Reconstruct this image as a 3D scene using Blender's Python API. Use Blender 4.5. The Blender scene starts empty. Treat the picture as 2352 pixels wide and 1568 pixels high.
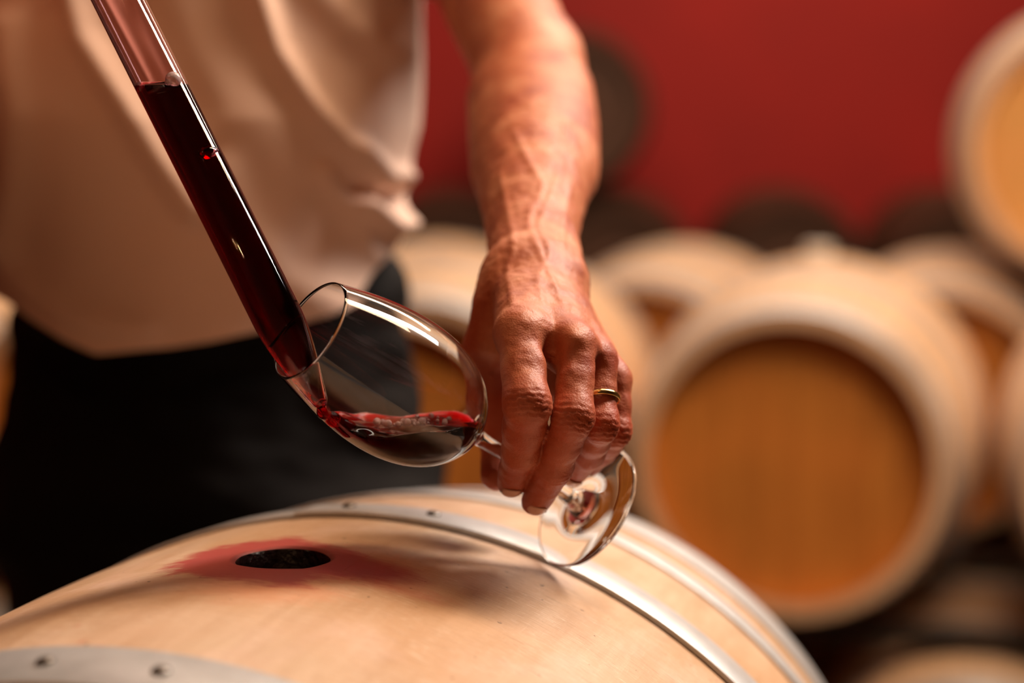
import bpy, bmesh, math, random
import numpy as np
from mathutils import Vector, Matrix, noise
import openvdb as vdb

random.seed(4)
rng = np.random.default_rng(4)
S = bpy.context.scene
COL = S.collection
PI = math.pi

# ------------------------------------------------------------------ camera
FPX, PITCH, H = 4200.0, math.radians(6.94), 1.76
cp, sp = math.cos(PITCH), math.sin(PITCH)
cam_d = bpy.data.cameras.new('camera')
cam = bpy.data.objects.new('camera', cam_d)
COL.objects.link(cam)
cam.location = (0, 0, H)
cam.rotation_euler = (PI / 2 - PITCH, 0, 0)
cam_d.sensor_width = 36
cam_d.lens = FPX / 2352 * 36
cam_d.clip_start = 0.02
cam_d.dof.use_dof = True
cam_d.dof.focus_distance = 0.962
cam_d.dof.aperture_fstop = 2.7
S.camera = cam


def P(px, py, d):
    """world point seen at pixel (px, py) at depth d along the lens axis"""
    x = (px - 1176) / FPX * d
    u = (784 - py) / FPX * d
    return np.array([x, d * cp + u * sp, u * cp - d * sp + H])


def pix(p):
    x, y, z = p[..., 0], p[..., 1], p[..., 2] - H
    d = y * cp - z * sp
    u = z * cp + y * sp
    return 1176 + FPX * x / d, 784 - FPX * u / d


# ------------------------------------------------------------------ world, lights, exposure
W = bpy.data.worlds.new('world')
S.world = W
W.use_nodes = True
W.node_tree.nodes['Background'].inputs[0].default_value = (1.0, 0.55, 0.3, 1)
W.node_tree.nodes['Background'].inputs[1].default_value = 0.02


def area(name, loc, target, size, size_y, power, color):
    l = bpy.data.lights.new(name, 'AREA')
    l.shape = 'RECTANGLE'
    l.size, l.size_y = size, size_y
    l.energy = power
    l.color = color
    o = bpy.data.objects.new(name, l)
    COL.objects.link(o)
    o.location = loc
    o.rotation_euler = (Vector(target) - Vector(loc)).to_track_quat('-Z', 'Y').to_euler()
    return o


k_ = area('key_lamp', (1.10, 1.75, H + 1.25), (0.0, 1.05, H - 0.1), 0.95, 0.30, 39, (1.0, 0.92, 0.84))
kz = (Vector((1.10, 1.75, H + 1.25)) - Vector((0.0, 1.05, H - 0.1))).normalized()
kx = Vector((.709, .449, -.544)); kx = (kx - kz * kx.dot(kz)).normalized()
k_.rotation_euler = Matrix((kx, kz.cross(kx), kz)).transposed().to_euler()
area('cellar_lamp', (-0.8, -0.3, 4.1), (0.0, 1.4, 1.5), 1.6, 0.7, 15, (1.0, 0.50, 0.24))
area('aisle_lamp', (1.3, 1.75, 4.0), (1.0, 2.9, 1.0), 2.2, 0.5, 112, (1.0, 0.70, 0.44))
area('row_lamp', (0.7, 4.1, 3.9), (0.7, 4.3, 1.0), 3.2, 0.6, 95, (1.0, 0.84, 0.68))
area('wall_lamp', (1.4, 6.4, 3.9), (1.2, 9.0, 2.6), 3.5, 0.5, 60, (1.0, 0.74, 0.55))
for i, q in enumerate([(-0.6, -0.9, 2.3), (0.9, -1.3, 2.5), (-1.5, -2.2, 2.5)]):
    l = bpy.data.lights.new('candle_bulb', 'POINT')
    l.energy = 3
    l.shadow_soft_size = 0.012
    l.color = (1.0, 0.55, 0.22)
    o = bpy.data.objects.new('candle_bulb', l)
    COL.objects.link(o)
    o.location = q

S.view_settings.view_transform = 'Standard'
S.view_settings.look = 'None'
S.view_settings.gamma = 1
S.view_settings.use_curve_mapping = False
S.view_settings.exposure = 0.0
S.cycles.max_bounces = 20
S.cycles.transmission_bounces = 20
S.cycles.transparent_max_bounces = 16
S.cycles.glossy_bounces = 8
S.cycles.diffuse_bounces = 4
S.cycles.volume_bounces = 0
S.cycles.blur_glossy = 0.6
S.cycles.caustics_reflective = False
S.cycles.caustics_refractive = True
S.cycles.sample_clamp_indirect = 6
S.cycles.use_denoising = True


# ------------------------------------------------------------------ helpers: objects
def link(name, me, mat=None, parent=None, smooth=True):
    if mat is not None:
        me.materials.append(mat)
    if smooth:
        me.polygons.foreach_set('use_smooth', [True] * len(me.polygons))
    o = bpy.data.objects.new(name, me)
    COL.objects.link(o)
    if parent is not None:
        o.parent = parent
    return o


def mesh(name, v, f):
    me = bpy.data.meshes.new(name)
    me.from_pydata([tuple(map(float, q)) for q in v], [], [tuple(map(int, q)) for q in f])
    me.update()
    return me


def from_bm(name, bm):
    me = bpy.data.meshes.new(name)
    bmesh.ops.recalc_face_normals(bm, faces=bm.faces)
    bm.to_mesh(me)
    bm.free()
    return me


def empty(name, loc, rz=0):
    o = bpy.data.objects.new(name, None)
    COL.objects.link(o)
    o.location = loc
    o.rotation_euler = (0, 0, rz)
    o.empty_display_size = 0.05
    return o


def tag(o, label=None, cat=None, group=None, kind=None):
    if label: o['label'] = label
    if cat: o['category'] = cat
    if group: o['group'] = group
    if kind: o['kind'] = kind
    return o


def box_bm(bm, x0, x1, y0, y1, z0, z1, bev=0.0):
    m = bmesh.ops.create_cube(bm, size=1)
    vs = m['verts']
    for v in vs:
        v.co = Vector((x0 + (v.co.x + .5) * (x1 - x0), y0 + (v.co.y + .5) * (y1 - y0), z0 + (v.co.z + .5) * (z1 - z0)))
    if bev:
        es = list({e for v in vs for e in v.link_edges})
        bmesh.ops.bevel(bm, geom=es, offset=bev, segments=2, affect='EDGES')


def bspline(pts, n=8):
    pts = [np.array(p, float) for p in pts]
    Q = [2 * pts[0] - pts[1]] + pts + [2 * pts[-1] - pts[-2]]
    out = []
    for i in range(len(Q) - 3):
        a, b, c, d = Q[i:i + 4]
        for k in range(n):
            t = k / n
            out.append(((1 - t) ** 3 * a + (3 * t ** 3 - 6 * t * t + 4) * b + (-3 * t ** 3 + 3 * t * t + 3 * t + 1) * c + t ** 3 * d) / 6)
    out.append((Q[-3] + 4 * Q[-2] + Q[-1]) / 6)
    return out


def revolve(profile, n=96, closed=False):
    """profile of (s, r) about the local Z axis -> verts, faces; poles where r == 0"""
    v, f = [], []
    rows = []
    for s, r in profile:
        if r < 1e-6:
            rows.append([len(v)] * n)
            v.append((0, 0, s))
        else:
            rows.append(list(range(len(v), len(v) + n)))
            for k in range(n):
                t = 2 * PI * k / n
                v.append((r * math.cos(t), r * math.sin(t), s))
    m = len(rows)
    for i in range(m if closed else m - 1):
        A, B = rows[i], rows[(i + 1) % m]
        for k in range(n):
            q = [A[k], A[(k + 1) % n], B[(k + 1) % n], B[k]]
            q = list(dict.fromkeys(q))
            if len(q) > 2:
                f.append(q)
    return v, f


def frame_from(origin, zdir):
    z = Vector(zdir).normalized()
    return Matrix.Translation(Vector(origin)) @ z.to_track_quat('Z', 'Y').to_matrix().to_4x4()


def smoothcurve(pts, n=12):
    """Catmull-Rom through (s, r) points"""
    pts = [np.array(p, float) for p in pts]
    P0 = [2 * pts[0] - pts[1]] + pts + [2 * pts[-1] - pts[-2]]
    out = []
    for i in range(1, len(P0) - 2):
        a, b, c, d = P0[i - 1:i + 3]
        for k in range(n):
            t = k / n
            out.append(0.5 * (2 * b + (c - a) * t + (2 * a - 5 * b + 4 * c - d) * t * t + (3 * b - a - 3 * c + d) * t ** 3))
    out.append(pts[-1])
    return out


# ------------------------------------------------------------------ helpers: materials
def new_mat(name):
    m = bpy.data.materials.new(name)
    m.use_nodes = True
    nt = m.node_tree
    b = nt.nodes['Principled BSDF']
    return m, nt, b


def N(nt, typ, **kw):
    n = nt.nodes.new(typ)
    for k, v in kw.items():
        if k in ('operation', 'blend_type', 'data_type', 'wave_type', 'bands_direction', 'feature', 'noise_dimensions', 'distance'):
            setattr(n, k, v)
        else:
            n.inputs[k].default_value = v
    return n


def ramp(nt, fac, stops):
    r = nt.nodes.new('ShaderNodeValToRGB')
    e = r.color_ramp.elements
    e[0].position, e[0].color = stops[0][0], (*stops[0][1], 1)
    e[1].position, e[1].color = stops[-1][0], (*stops[-1][1], 1)
    for p, c in stops[1:-1]:
        x = e.new(p)
        x.color = (*c, 1)
    nt.links.new(fac, r.inputs[0])
    return r.outputs[0]


def mapped(nt, scale, src='Object', rot=(0, 0, 0)):
    tc = nt.nodes.new('ShaderNodeTexCoord')
    mp = nt.nodes.new('ShaderNodeMapping')
    mp.inputs['Scale'].default_value = scale
    mp.inputs['Rotation'].default_value = rot
    nt.links.new(tc.outputs[src], mp.inputs['Vector'])
    return mp.outputs[0]


def tex(nt, vec, scale, detail=4, rough=.55, dist=0.0):
    n = N(nt, 'ShaderNodeTexNoise', Scale=scale, Detail=detail, Roughness=rough, Distortion=dist)
    nt.links.new(vec, n.inputs['Vector'])
    return n.outputs['Fac']


def mix(nt, fac, a, b, mode='MIX'):
    m = nt.nodes.new('ShaderNodeMix')
    m.data_type = 'RGBA'
    m.blend_type = mode
    for sock, val in ((m.inputs[0], fac), (m.inputs[6], a), (m.inputs[7], b)):
        if hasattr(val, 'links'):
            nt.links.new(val, sock)
        elif isinstance(val, tuple):
            sock.default_value = (*val, 1)
        else:
            sock.default_value = val
    return m.outputs[2]


def math_n(nt, op, a, b=None, clamp=False):
    m = nt.nodes.new('ShaderNodeMath')
    m.operation = op
    m.use_clamp = clamp
    for i, val in enumerate((a, b)):
        if val is None: continue
        if hasattr(val, 'links'):
            nt.links.new(val, m.inputs[i])
        else:
            m.inputs[i].default_value = val
    return m.outputs[0]


def bump(nt, b, height, strength, dist=0.001):
    n = N(nt, 'ShaderNodeBump', Strength=strength, Distance=dist)
    nt.links.new(height, n.inputs['Height'])
    nt.links.new(n.outputs[0], b.inputs['Normal'])
    return n


def oak(name, dark, light, rough=.5, tint=0.12, stain=False, axis='Y'):
    m, nt, b = new_mat(name)
    sc = (22, 1.6, 22) if axis == 'Y' else (22, 22, 1.6)
    v = mapped(nt, sc)
    g = tex(nt, v, 3.0, 6, .6, .4)
    v2 = mapped(nt, (1, 1, 1))
    blot = tex(nt, v2, 9, 3, .5)
    c = ramp(nt, g, [(.3, dark), (.7, light)])
    # per-stave tone
    oi = nt.nodes.new('ShaderNodeObjectInfo')
    tone = math_n(nt, 'MULTIPLY_ADD', oi.outputs['Random'], tint)
    tone.node.inputs[2].default_value = 1 - tint / 2
    comb = nt.nodes.new('ShaderNodeCombineColor')
    for i in range(3): nt.links.new(tone, comb.inputs[i])
    c = mix(nt, 1.0, c, comb.outputs[0], 'MULTIPLY')
    c = mix(nt, ramp(nt, blot, [(.42, (0, 0, 0)), (.7, (.55, .55, .55))]), c, tuple(x * y for x, y in zip(light, (1.06, .93, .92))))
    rgh = rough
    if stain:
        pat = tex(nt, mapped(nt, (1, .6, 1)), 7.5, 3, .55, .6)
        c = mix(nt, ramp(nt, pat, [(.40, (.55, .55, .55)), (.58, (0, 0, 0))]), c, (.56, .315, .155))
        pat2 = tex(nt, mapped(nt, (1.3, .8, 1)), 11, 4, .6, .4)
        c = mix(nt, ramp(nt, pat2, [(.52, (0, 0, 0)), (.72, (.7, .7, .7))]), c, (.78, .55, .45))
        # fine scuffs across the staves
        v3 = mapped(nt, (5, 90, 5), rot=(0, 0, .5))
        scf = tex(nt, v3, 14, 6, .7)
        c = mix(nt, ramp(nt, scf, [(.50, (0, 0, 0)), (.75, (.6, .6, .6))]), c, (.36, .19, .10))
        v6 = mapped(nt, (90, 6, 6), rot=(0, 0, -.35))
        sc2 = tex(nt, v6, 12, 6, .7)
        c = mix(nt, ramp(nt, sc2, [(.56, (0, 0, 0)), (.85, (.3, .3, .3))]), c, (.95, .78, .62))
        for k_, (rot_, col_, th_) in enumerate(((.9, (.30, .15, .08), .66), (-.5, (.92, .78, .64), .66), (.15, (.40, .15, .10), .68), (1.35, (.88, .74, .60), .67))):
            vv_ = mapped(nt, (4, 75, 4), rot=(0, 0, rot_))
            scr = tex(nt, vv_, 16 + 5 * k_, 3, .55, .15)
            msk = tex(nt, v2, 16 + 4 * k_, 2)
            am = math_n(nt, 'MULTIPLY', ramp(nt, scr, [(th_ - .045, (0, 0, 0)), (th_, (.75, .75, .75))]), ramp(nt, msk, [(.45, (0, 0, 0)), (.6, (1, 1, 1))]))
            c = mix(nt, am, c, col_)
        # small dark specks
        spk = tex(nt, v2, 190, 2, .5)
        c = mix(nt, ramp(nt, spk, [(.735, (0, 0, 0)), (.76, (.8, .8, .8))]), c, (.10, .05, .03))
        # spilled wine round the bung hole (local hole at x=0, y=HOLE_Y)
        tc = nt.nodes.new('ShaderNodeTexCoord')
        sep = nt.nodes.new('ShaderNodeSeparateXYZ')
        nt.links.new(tc.outputs['Object'], sep.inputs[0])
        n1 = tex(nt, mapped(nt, (1, 2.2, 1)), 26, 5, .62)
        n2 = tex(nt, mapped(nt, (1, 5, 1)), 120, 3, .6)

        def blob(cx, cy, rx, ry, amp, soft):
            dx = math_n(nt, 'DIVIDE', math_n(nt, 'SUBTRACT', sep.outputs[0], cx), rx)
            dy = math_n(nt, 'DIVIDE', math_n(nt, 'SUBTRACT', sep.outputs[1], cy), ry)
            d = math_n(nt, 'SQRT', math_n(nt, 'ADD', math_n(nt, 'MULTIPLY', dx, dx), math_n(nt, 'MULTIPLY', dy, dy)))
            d = math_n(nt, 'ADD', d, math_n(nt, 'MULTIPLY', math_n(nt, 'SUBTRACT', n1, .5), amp))
            d = math_n(nt, 'ADD', d, math_n(nt, 'MULTIPLY', math_n(nt, 'SUBTRACT', n2, .5), amp * .4))
            r = math_n(nt, 'DIVIDE', math_n(nt, 'SUBTRACT', 1.0, d), soft, True)
            return r
        HY = HOLE_Y
        s1 = blob(-.006, HY - .006, .056, .058, 1.0, .20)
        s2 = blob(.036, HY + .002, .046, .026, .8, .45)
        s3 = blob(.004, HY - .045, .056, .052, 1.0, .6)
        s4 = blob(0, HY, .0285, .0285, .1, .10)
        s5 = blob(.03, HY - .008, .075, .03, 1.2, .7)
        c = mix(nt, math_n(nt, 'MULTIPLY', s5, .6), c, (.52, .10, .07))
        c = mix(nt, math_n(nt, 'MULTIPLY', s3, .45), c, (.78, .26, .13))
        c = mix(nt, math_n(nt, 'MULTIPLY', s1, .88), c, (.42, .045, .055))
        c = mix(nt, math_n(nt, 'MULTIPLY', s2, .92), c, (.30, .006, .012))
        c = mix(nt, math_n(nt, 'MULTIPLY', s4, .6), c, (.12, .02, .02))
        for (ax_, ay_, rr_) in ((-.034, HY - .155, .0030), (-.022, HY - .162, .0028), (.026, HY - .172, .0034), (-.05, HY - .13, .0022)):
            sd = blob(ax_, ay_, rr_, rr_ * 1.4, .4, .8)
            c = mix(nt, math_n(nt, 'MULTIPLY', sd, .4), c, (.50, .12, .10))
        # soft brown diagonal shadow painted into the wood left of the hole
        w1 = blob(-.060, HY - .085, .10, .030, 1.2, .9)
        c = mix(nt, math_n(nt, 'MULTIPLY', w1, .38), c, (.33, .17, .09))
        bump(nt, b, math_n(nt, 'ADD', math_n(nt, 'ADD', g, scf), math_n(nt, 'MULTIPLY', sc2, .6)), .35, .0006)
        rgh = .42
    else:
        bump(nt, b, g, .3, .001)
    nt.links.new(c, b.inputs['Base Color'])
    b.inputs['Roughness'].default_value = rgh
    b.inputs['Specular IOR Level'].default_value = .35
    return m


def plain(name, col, rough=.6, metal=0.0, nscale=None, namp=.25, bstr=0.0, spec=.5):
    m, nt, b = new_mat(name)
    b.inputs['Roughness'].default_value = rough
    b.inputs['Metallic'].default_value = metal
    b.inputs['Specular IOR Level'].default_value = spec
    if nscale:
        f = tex(nt, mapped(nt, (1, 1, 1)), nscale, 5)
        c = ramp(nt, f, [(.25, tuple(x * (1 - namp) for x in col)), (.75, tuple(min(1, x * (1 + namp)) for x in col))])
        nt.links.new(c, b.inputs['Base Color'])
        if bstr:
            bump(nt, b, f, bstr, .002)
    else:
        b.inputs['Base Color'].default_value = (*col, 1)
    return m


def glassy(name, col=(1, 1, 1), ior=1.5, rough=0.0):
    m, nt, b = new_mat(name)
    b.inputs['Base Color'].default_value = (*col, 1)
    b.inputs['Roughness'].default_value = rough
    b.inputs['Transmission Weight'].default_value = 1
    b.inputs['IOR'].default_value = ior
    return m


def winey(name, dens=1000.0):
    m = glassy(name, (1, 1, 1), 1.19)
    nt = m.node_tree
    va = nt.nodes.new('ShaderNodeVolumeAbsorption')
    va.inputs['Color'].default_value = (.90, .03, .20, 1)
    va.inputs['Density'].default_value = dens
    nt.links.new(va.outputs[0], nt.nodes['Material Output'].inputs['Volume'])
    return m


HOLE_Y = 0.025
M = {}
M['oak_front'] = oak('pale sanded oak', (.52, .33, .205), (.70, .505, .36), .45, .015, stain=True)
M['oak'] = oak('pale oak', (.55, .33, .18), (.74, .49, .30), .55, .12)
M['oak_head'] = oak('orange oak head', (.38, .12, .018), (.56, .205, .034), .5, .10, axis='Z')
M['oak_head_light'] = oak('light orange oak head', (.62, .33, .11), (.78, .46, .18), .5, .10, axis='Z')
M['oak_dark'] = oak('dark brown oak', (.050, .019, .009), (.095, .038, .018), .6, .2)  # oak of the far row, much darker than the other barrels
M['hoop'] = plain('galvanised steel', (.60, .60, .61), .45, .7, 60, .12, .15)
M['hoop_dark'] = plain('dark brown steel', (.09, .060, .045), .5, .7, 60, .2)  # far row hoops, browner and darker than the others
M['rivet'] = plain('dark rivet steel', (.18, .16, .15), .4, .8)
M['hole'] = plain('wine soaked wood', (.010, .004, .004), .25, 0, 300, .5, .8)
M['red'] = plain('red painted plaster', (.36, .007, .003), .75, 0, 1.3, .18, .05)
M['stone'] = plain('dark cellar plaster', (.16, .10, .07), .85, 0, 3, .3, .2)
M['floor'] = plain('dark concrete floor', (.07, .05, .04), .6, 0, 5, .3, .2)
M['plank'] = plain('platform timber', (.22, .13, .07), .7, 0, 12, .3, .3)
M['rack'] = plain('dark rack steel', (.05, .045, .04), .45, .6, 30, .2)
M['glass'] = glassy('clear glass', (1, 1, 1), 1.38)
M['tube'] = glassy('wine filmed glass', (1.0, .76, .80), 1.47)
M['wine'] = winey('red wine')
M['wine_dark'] = winey('red wine in tube', 1500)
M['gold'] = plain('gold', (.95, .62, .22), .18, 1.0)
M['nail'] = plain('fingernail', (.62, .33, .24), .22, 0, 200, .1)
M['hair'] = plain('grey brown hair', (.12, .09, .07), .6, 0, 100, .3)
M['shoe'] = plain('black leather', (.02, .018, .016), .4)
M['eye'] = plain('eye white', (.8, .75, .7), .2)


def cloth(name, col, weave=900, fold=.2):
    m, nt, b = new_mat(name)
    f = tex(nt, mapped(nt, (1, 1, 1)), 7, 3)
    c = ramp(nt, f, [(.3, tuple(x * .93 for x in col)), (.7, col)])
    nt.links.new(c, b.inputs['Base Color'])
    w = tex(nt, mapped(nt, (1, 1, 1)), weave, 2)
    bump(nt, b, w, fold, .0004)
    b.inputs['Roughness'].default_value = .85
    b.inputs['Specular IOR Level'].default_value = .15
    return m


M['shirt'] = cloth('pale pink cotton', (.86, .60, .48))
M['trousers'] = cloth('black cotton', (.006, .0045, .0045), 700, .3)


def skin_mat():
    m, nt, b = new_mat('tanned skin')
    v = mapped(nt, (1, 1, 1))
    a = tex(nt, v, 38, 4, .6)
    c = ramp(nt, a, [(.3, (.33, .060, .024)), (.52, (.52, .155, .068)), (.72, (.66, .27, .145))])
    fr = tex(nt, v, 260, 3, .5)
    c = mix(nt, ramp(nt, fr, [(.6, (0, 0, 0)), (.8, (.35, .35, .35))]), c, (.28, .08, .045))
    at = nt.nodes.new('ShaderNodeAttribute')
    at.attribute_name = 'flush_shade'
    c = mix(nt, math_n(nt, 'MULTIPLY', at.outputs['Fac'], .75), c, (.36, .050, .016))  # finger redness, with the shade on the lower fingers put into the colour
    nt.links.new(c, b.inputs['Base Color'])
    b.inputs['Roughness'].default_value = .50
    b.inputs['Subsurface Weight'].default_value = .12
    b.inputs['Subsurface Radius'].default_value = (1, .25, .12)
    b.inputs['Subsurface Scale'].default_value = .010
    vo = N(nt, 'ShaderNodeTexVoronoi', Scale=900.0)
    nt.links.new(v, vo.inputs['Vector'])
    w = tex(nt, v, 170, 5, .65)
    bump(nt, b, math_n(nt, 'ADD', math_n(nt, 'MULTIPLY', vo.outputs['Distance'], .5), math_n(nt, 'MULTIPLY', w, 1.6)), .42, .0007)
    return m


M['skin'] = skin_mat()


# ------------------------------------------------------------------ helpers: distance-field bodies
def smin(a, b, k):
    h = np.clip(.5 + .5 * (b - a) / k, 0, 1)
    return b * (1 - h) + a * h - k * h * (1 - h)


class Cone:
    def __init__(s, a, b, ra, rb):
        s.a, s.b, s.ra, s.rb = np.array(a, float), np.array(b, float), ra, rb

    def __call__(s, p):
        ba = s.b - s.a
        h = np.clip(((p - s.a) @ ba) / (ba @ ba + 1e-12), 0, 1)
        return np.linalg.norm(p - s.a - h[:, None] * ba, axis=1) - (s.ra + (s.rb - s.ra) * h)


class Ell:
    def __init__(s, c, r, R=None):
        s.c, s.r = np.array(c, float), np.array(r, float)
        s.R = None if R is None else np.array(R, float)

    def __call__(s, p):
        q = p - s.c
        if s.R is not None: q = q @ s.R
        k0 = np.linalg.norm(q / s.r, axis=1)
        k1 = np.linalg.norm(q / (s.r ** 2), axis=1) + 1e-9
        return k0 * (k0 - 1) / k1


class Group:
    """smooth union of members; items (prim, k)"""

    def __init__(s, items, k=.004):
        s.items = [(i if isinstance(i, tuple) else (i, k)) for i in items]

    def __call__(s, p):
        d = None
        for f, k in s.items:
            x = f(p)
            d = x if d is None else smin(x, d, k)
        return d


def chain(pts, rads, k=.004):
    return Group([Cone(pts[i], pts[i + 1], rads[i], rads[i + 1]) for i in range(len(pts) - 1)], k)


def sdf_mesh(name, f, lo, hi, h, iters=2, post=None):
    lo, hi = np.array(lo, float), np.array(hi, float)
    n = np.ceil((hi - lo) / h).astype(int)
    B = 16
    nb = (n + B - 1) // B
    arr = np.full(tuple(nb * B), 3 * h, np.float32)
    ii = np.stack(np.meshgrid(*[np.arange(k) for k in nb], indexing='ij'), -1).reshape(-1, 3)
    cen = lo + (ii * B + B / 2 - .5) * h
    dc = f(cen)
    br = B * h * .87 * 1.35 + 3 * h
    loc = np.stack(np.meshgrid(*[np.arange(B)] * 3, indexing='ij'), -1).reshape(-1, 3)
    for idx, d in zip(ii, dc):
        sl = tuple(slice(a * B, a * B + B) for a in idx)
        if abs(d) < br:
            p = lo + (idx * B + loc) * h
            arr[sl] = np.clip(f(p), -3 * h, 3 * h).reshape(B, B, B)
        elif d < 0:
            arr[sl] = -3 * h
    g = vdb.FloatGrid(3 * h)
    g.copyFromArray(arr)
    pts, quads = g.convertToQuads()
    v = pts.astype(float) * h + lo
    e = h * .4
    for _ in range(iters):
        d = f(v)
        gr = np.stack([f(v + np.eye(3)[k] * e) - f(v - np.eye(3)[k] * e) for k in range(3)], 1)
        gn = np.linalg.norm(gr, axis=1, keepdims=True) + 1e-9
        gr /= gn
        v = v - gr * np.clip(d, -h, h)[:, None] * .9
    if post is not None:
        v = post(v, gr)
    q = quads
    a, b, c_, d_ = (v[q[:, i]] for i in range(4))
    if np.einsum('ij,ij->', a - v.mean(0), np.cross(c_ - a, d_ - b)) < 0: q = q[:, ::-1]
    print(name, len(v), 'flip', q is not quads)
    me = bpy.data.meshes.new(name)
    me.from_pydata(v.tolist(), [], q.tolist())
    me.update()
    return me


def vnoise(p, scale, seed=0.0):
    return np.array([noise.noise(Vector((q[0] * scale + seed, q[1] * scale, q[2] * scale))) for q in p])


# ================================================================== SETTING
def setting_box(name, x0, x1, y0, y1, z0, z1, mat):
    bm = bmesh.new()
    box_bm(bm, x0, x1, y0, y1, z0, z1)
    o = link(name, from_bm(name, bm), mat, smooth=False)
    tag(o, kind='structure')
    return o


X0, X1, Y0, Y1, ZC = -5.0, 6.0, -4.0, 9.0, 4.2
setting_box('floor', X0, X1, Y0, Y1, -.1, 0, M['floor'])
setting_box('ceiling', X0, X1, Y0, Y1, ZC, ZC + .1, M['stone'])
setting_box('wall_back', X0, X1, Y1, Y1 + .1, 0, ZC, M['red'])
setting_box('wall_front', X0, X1, Y0 - .1, Y0, 0, ZC, M['stone'])
setting_box('wall_left', X0 - .1, X0, Y0, Y1, 0, ZC, M['red'])
setting_box('wall_right', X1, X1 + .1, Y0, Y1, 0, ZC, M['stone'])

# ================================================================== BARRELS
YAW = -math.radians(15.5)          # barrel axes: local Y turned to the right of the view
AX = np.array([math.sin(-YAW), math.cos(-YAW), 0])
PR = np.array([math.cos(-YAW), -math.sin(-YAW), 0])


def prof(R, cv, s):
    return R - cv * s * s


def stave_mesh(name, R, cv, L, a0, a1, na, ns, th=.026, gap=.0003, eg=.0008):
    """closed curved stave between angles a0..a1 (0 = top, clockwise seen from the front), axis along Y, centre z=R"""
    ss = np.linspace(-L, L, ns + 1)
    v, f = [], []
    for s in ss:
        r = prof(R, cv, s)
        g = gap / r
        row = []
        for k in range(na + 1):
            t = a0 + g + (a1 - a0 - 2 * g) * k / na
            edge = eg if k in (0, na) else 0
            v.append(((r - edge) * math.sin(t), s, R + (r - edge) * math.cos(t)))
        for k in range(na, -1, -1):
            t = a0 + g + (a1 - a0 - 2 * g) * k / na
            v.append(((r - th) * math.sin(t), s, R + (r - th) * math.cos(t)))
    w = 2 * (na + 1)
    for i in range(ns):
        for k in range(w):
            a, b = i * w + k, i * w + (k + 1) % w
            f.append((a, b, b + w, a + w))
    f.append(tuple(range(w)))
    f.append(tuple(range(ns * w + w - 1, ns * w - 1, -1)))
    me = mesh(name, v, f)
    bm = bmesh.new(); bm.from_mesh(me); bmesh.ops.recalc_face_normals(bm, faces=bm.faces)
    for fc in bm.faces: fc.smooth = len(fc.verts) == 4
    for e in bm.edges:
        if len(e.link_faces) == 2 and e.calc_face_angle(0) > .5: e.smooth = False
    bm.to_mesh(me); bm.free()
    return me


def hoop_mesh(name, R, cv, s0, s1, n=96, off=.0004, th=.0016, a0=None, a1=None):
    v, f = [], []
    full = a0 is None
    if full: a0, a1 = 0, 2 * PI
    cnt = n if full else n + 1
    for i in range(cnt):
        t = a0 + (a1 - a0) * i / n
        for s, o in ((s0, off), (s1, off), (s1, off + th * .7), (s1 - .001 * np.sign(s1 - s0), off + th), (s0 + .001 * np.sign(s1 - s0), off + th), (s0, off + th * .7)):
            r = prof(R, cv, s) + o
            v.append((r * math.sin(t), s, R + r * math.cos(t)))
    for i in range(n if full else n):
        a, b = i * 6, ((i + 1) % cnt) * 6
        for k in range(6):
            f.append((a + k, a + (k + 1) % 6, b + (k + 1) % 6, b + k))
    if not full:
        f.append(tuple(range(6)))
        f.append(tuple(range((cnt - 1) * 6 + 5, (cnt - 1) * 6 - 1, -1)))
    me = mesh(name, v, f)
    bm = bmesh.new(); bm.from_mesh(me); bmesh.ops.recalc_face_normals(bm, faces=bm.faces)
    for fc in bm.faces: fc.smooth = True
    for e in bm.edges:
        if len(e.link_faces) == 2 and e.calc_face_angle(0) > .5: e.smooth = False
    bm.to_mesh(me); bm.free()
    return me


def head_plank_mesh(name, R, r_in, x0, x1, y0, y1):
    """vertical board of the round head, cut by the circle r_in; top to bottom"""
    n = 6
    xs = np.linspace(x0 + .0005, x1 - .0005, n + 1)
    zt = [math.sqrt(max(r_in ** 2 - x * x, 1e-5)) for x in xs]
    v, f = [], []
    for y in (y0, y1):
        for x, z in zip(xs, zt): v.append((x, y, R + z))
        for x, z in zip(xs[::-1], zt[::-1]): v.append((x, y, R - z))
    w = 2 * (n + 1)
    f.append(tuple(range(w)))
    f.append(tuple(range(2 * w - 1, w - 1, -1)))
    for k in range(w):
        f.append((k, w + k, w + (k + 1) % w, (k + 1) % w))
    me = mesh(name, v, f)
    bm = bmesh.new(); bm.from_mesh(me); bmesh.ops.recalc_face_normals(bm, faces=bm.faces); bm.to_mesh(me); bm.free()
    return me


def rivet_mesh(r=.0045, hgt=.0022):
    bm = bmesh.new()
    bmesh.ops.create_uvsphere(bm, u_segments=14, v_segments=8, radius=1)
    for v in bm.verts: v.co = Vector((v.co.x * r, v.co.y * r, v.co.z * hgt))
    return from_bm('rivet', bm)


def add_rivet(hoop, me, R, cv, s, t, extra=.002):
    o = bpy.data.objects.new('rivet', me)
    COL.objects.link(o)
    o.parent = hoop
    r = prof(R, cv, s) + extra
    o.location = (r * math.sin(t), s, R + r * math.cos(t))
    o.rotation_euler = (0, t, 0)


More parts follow.
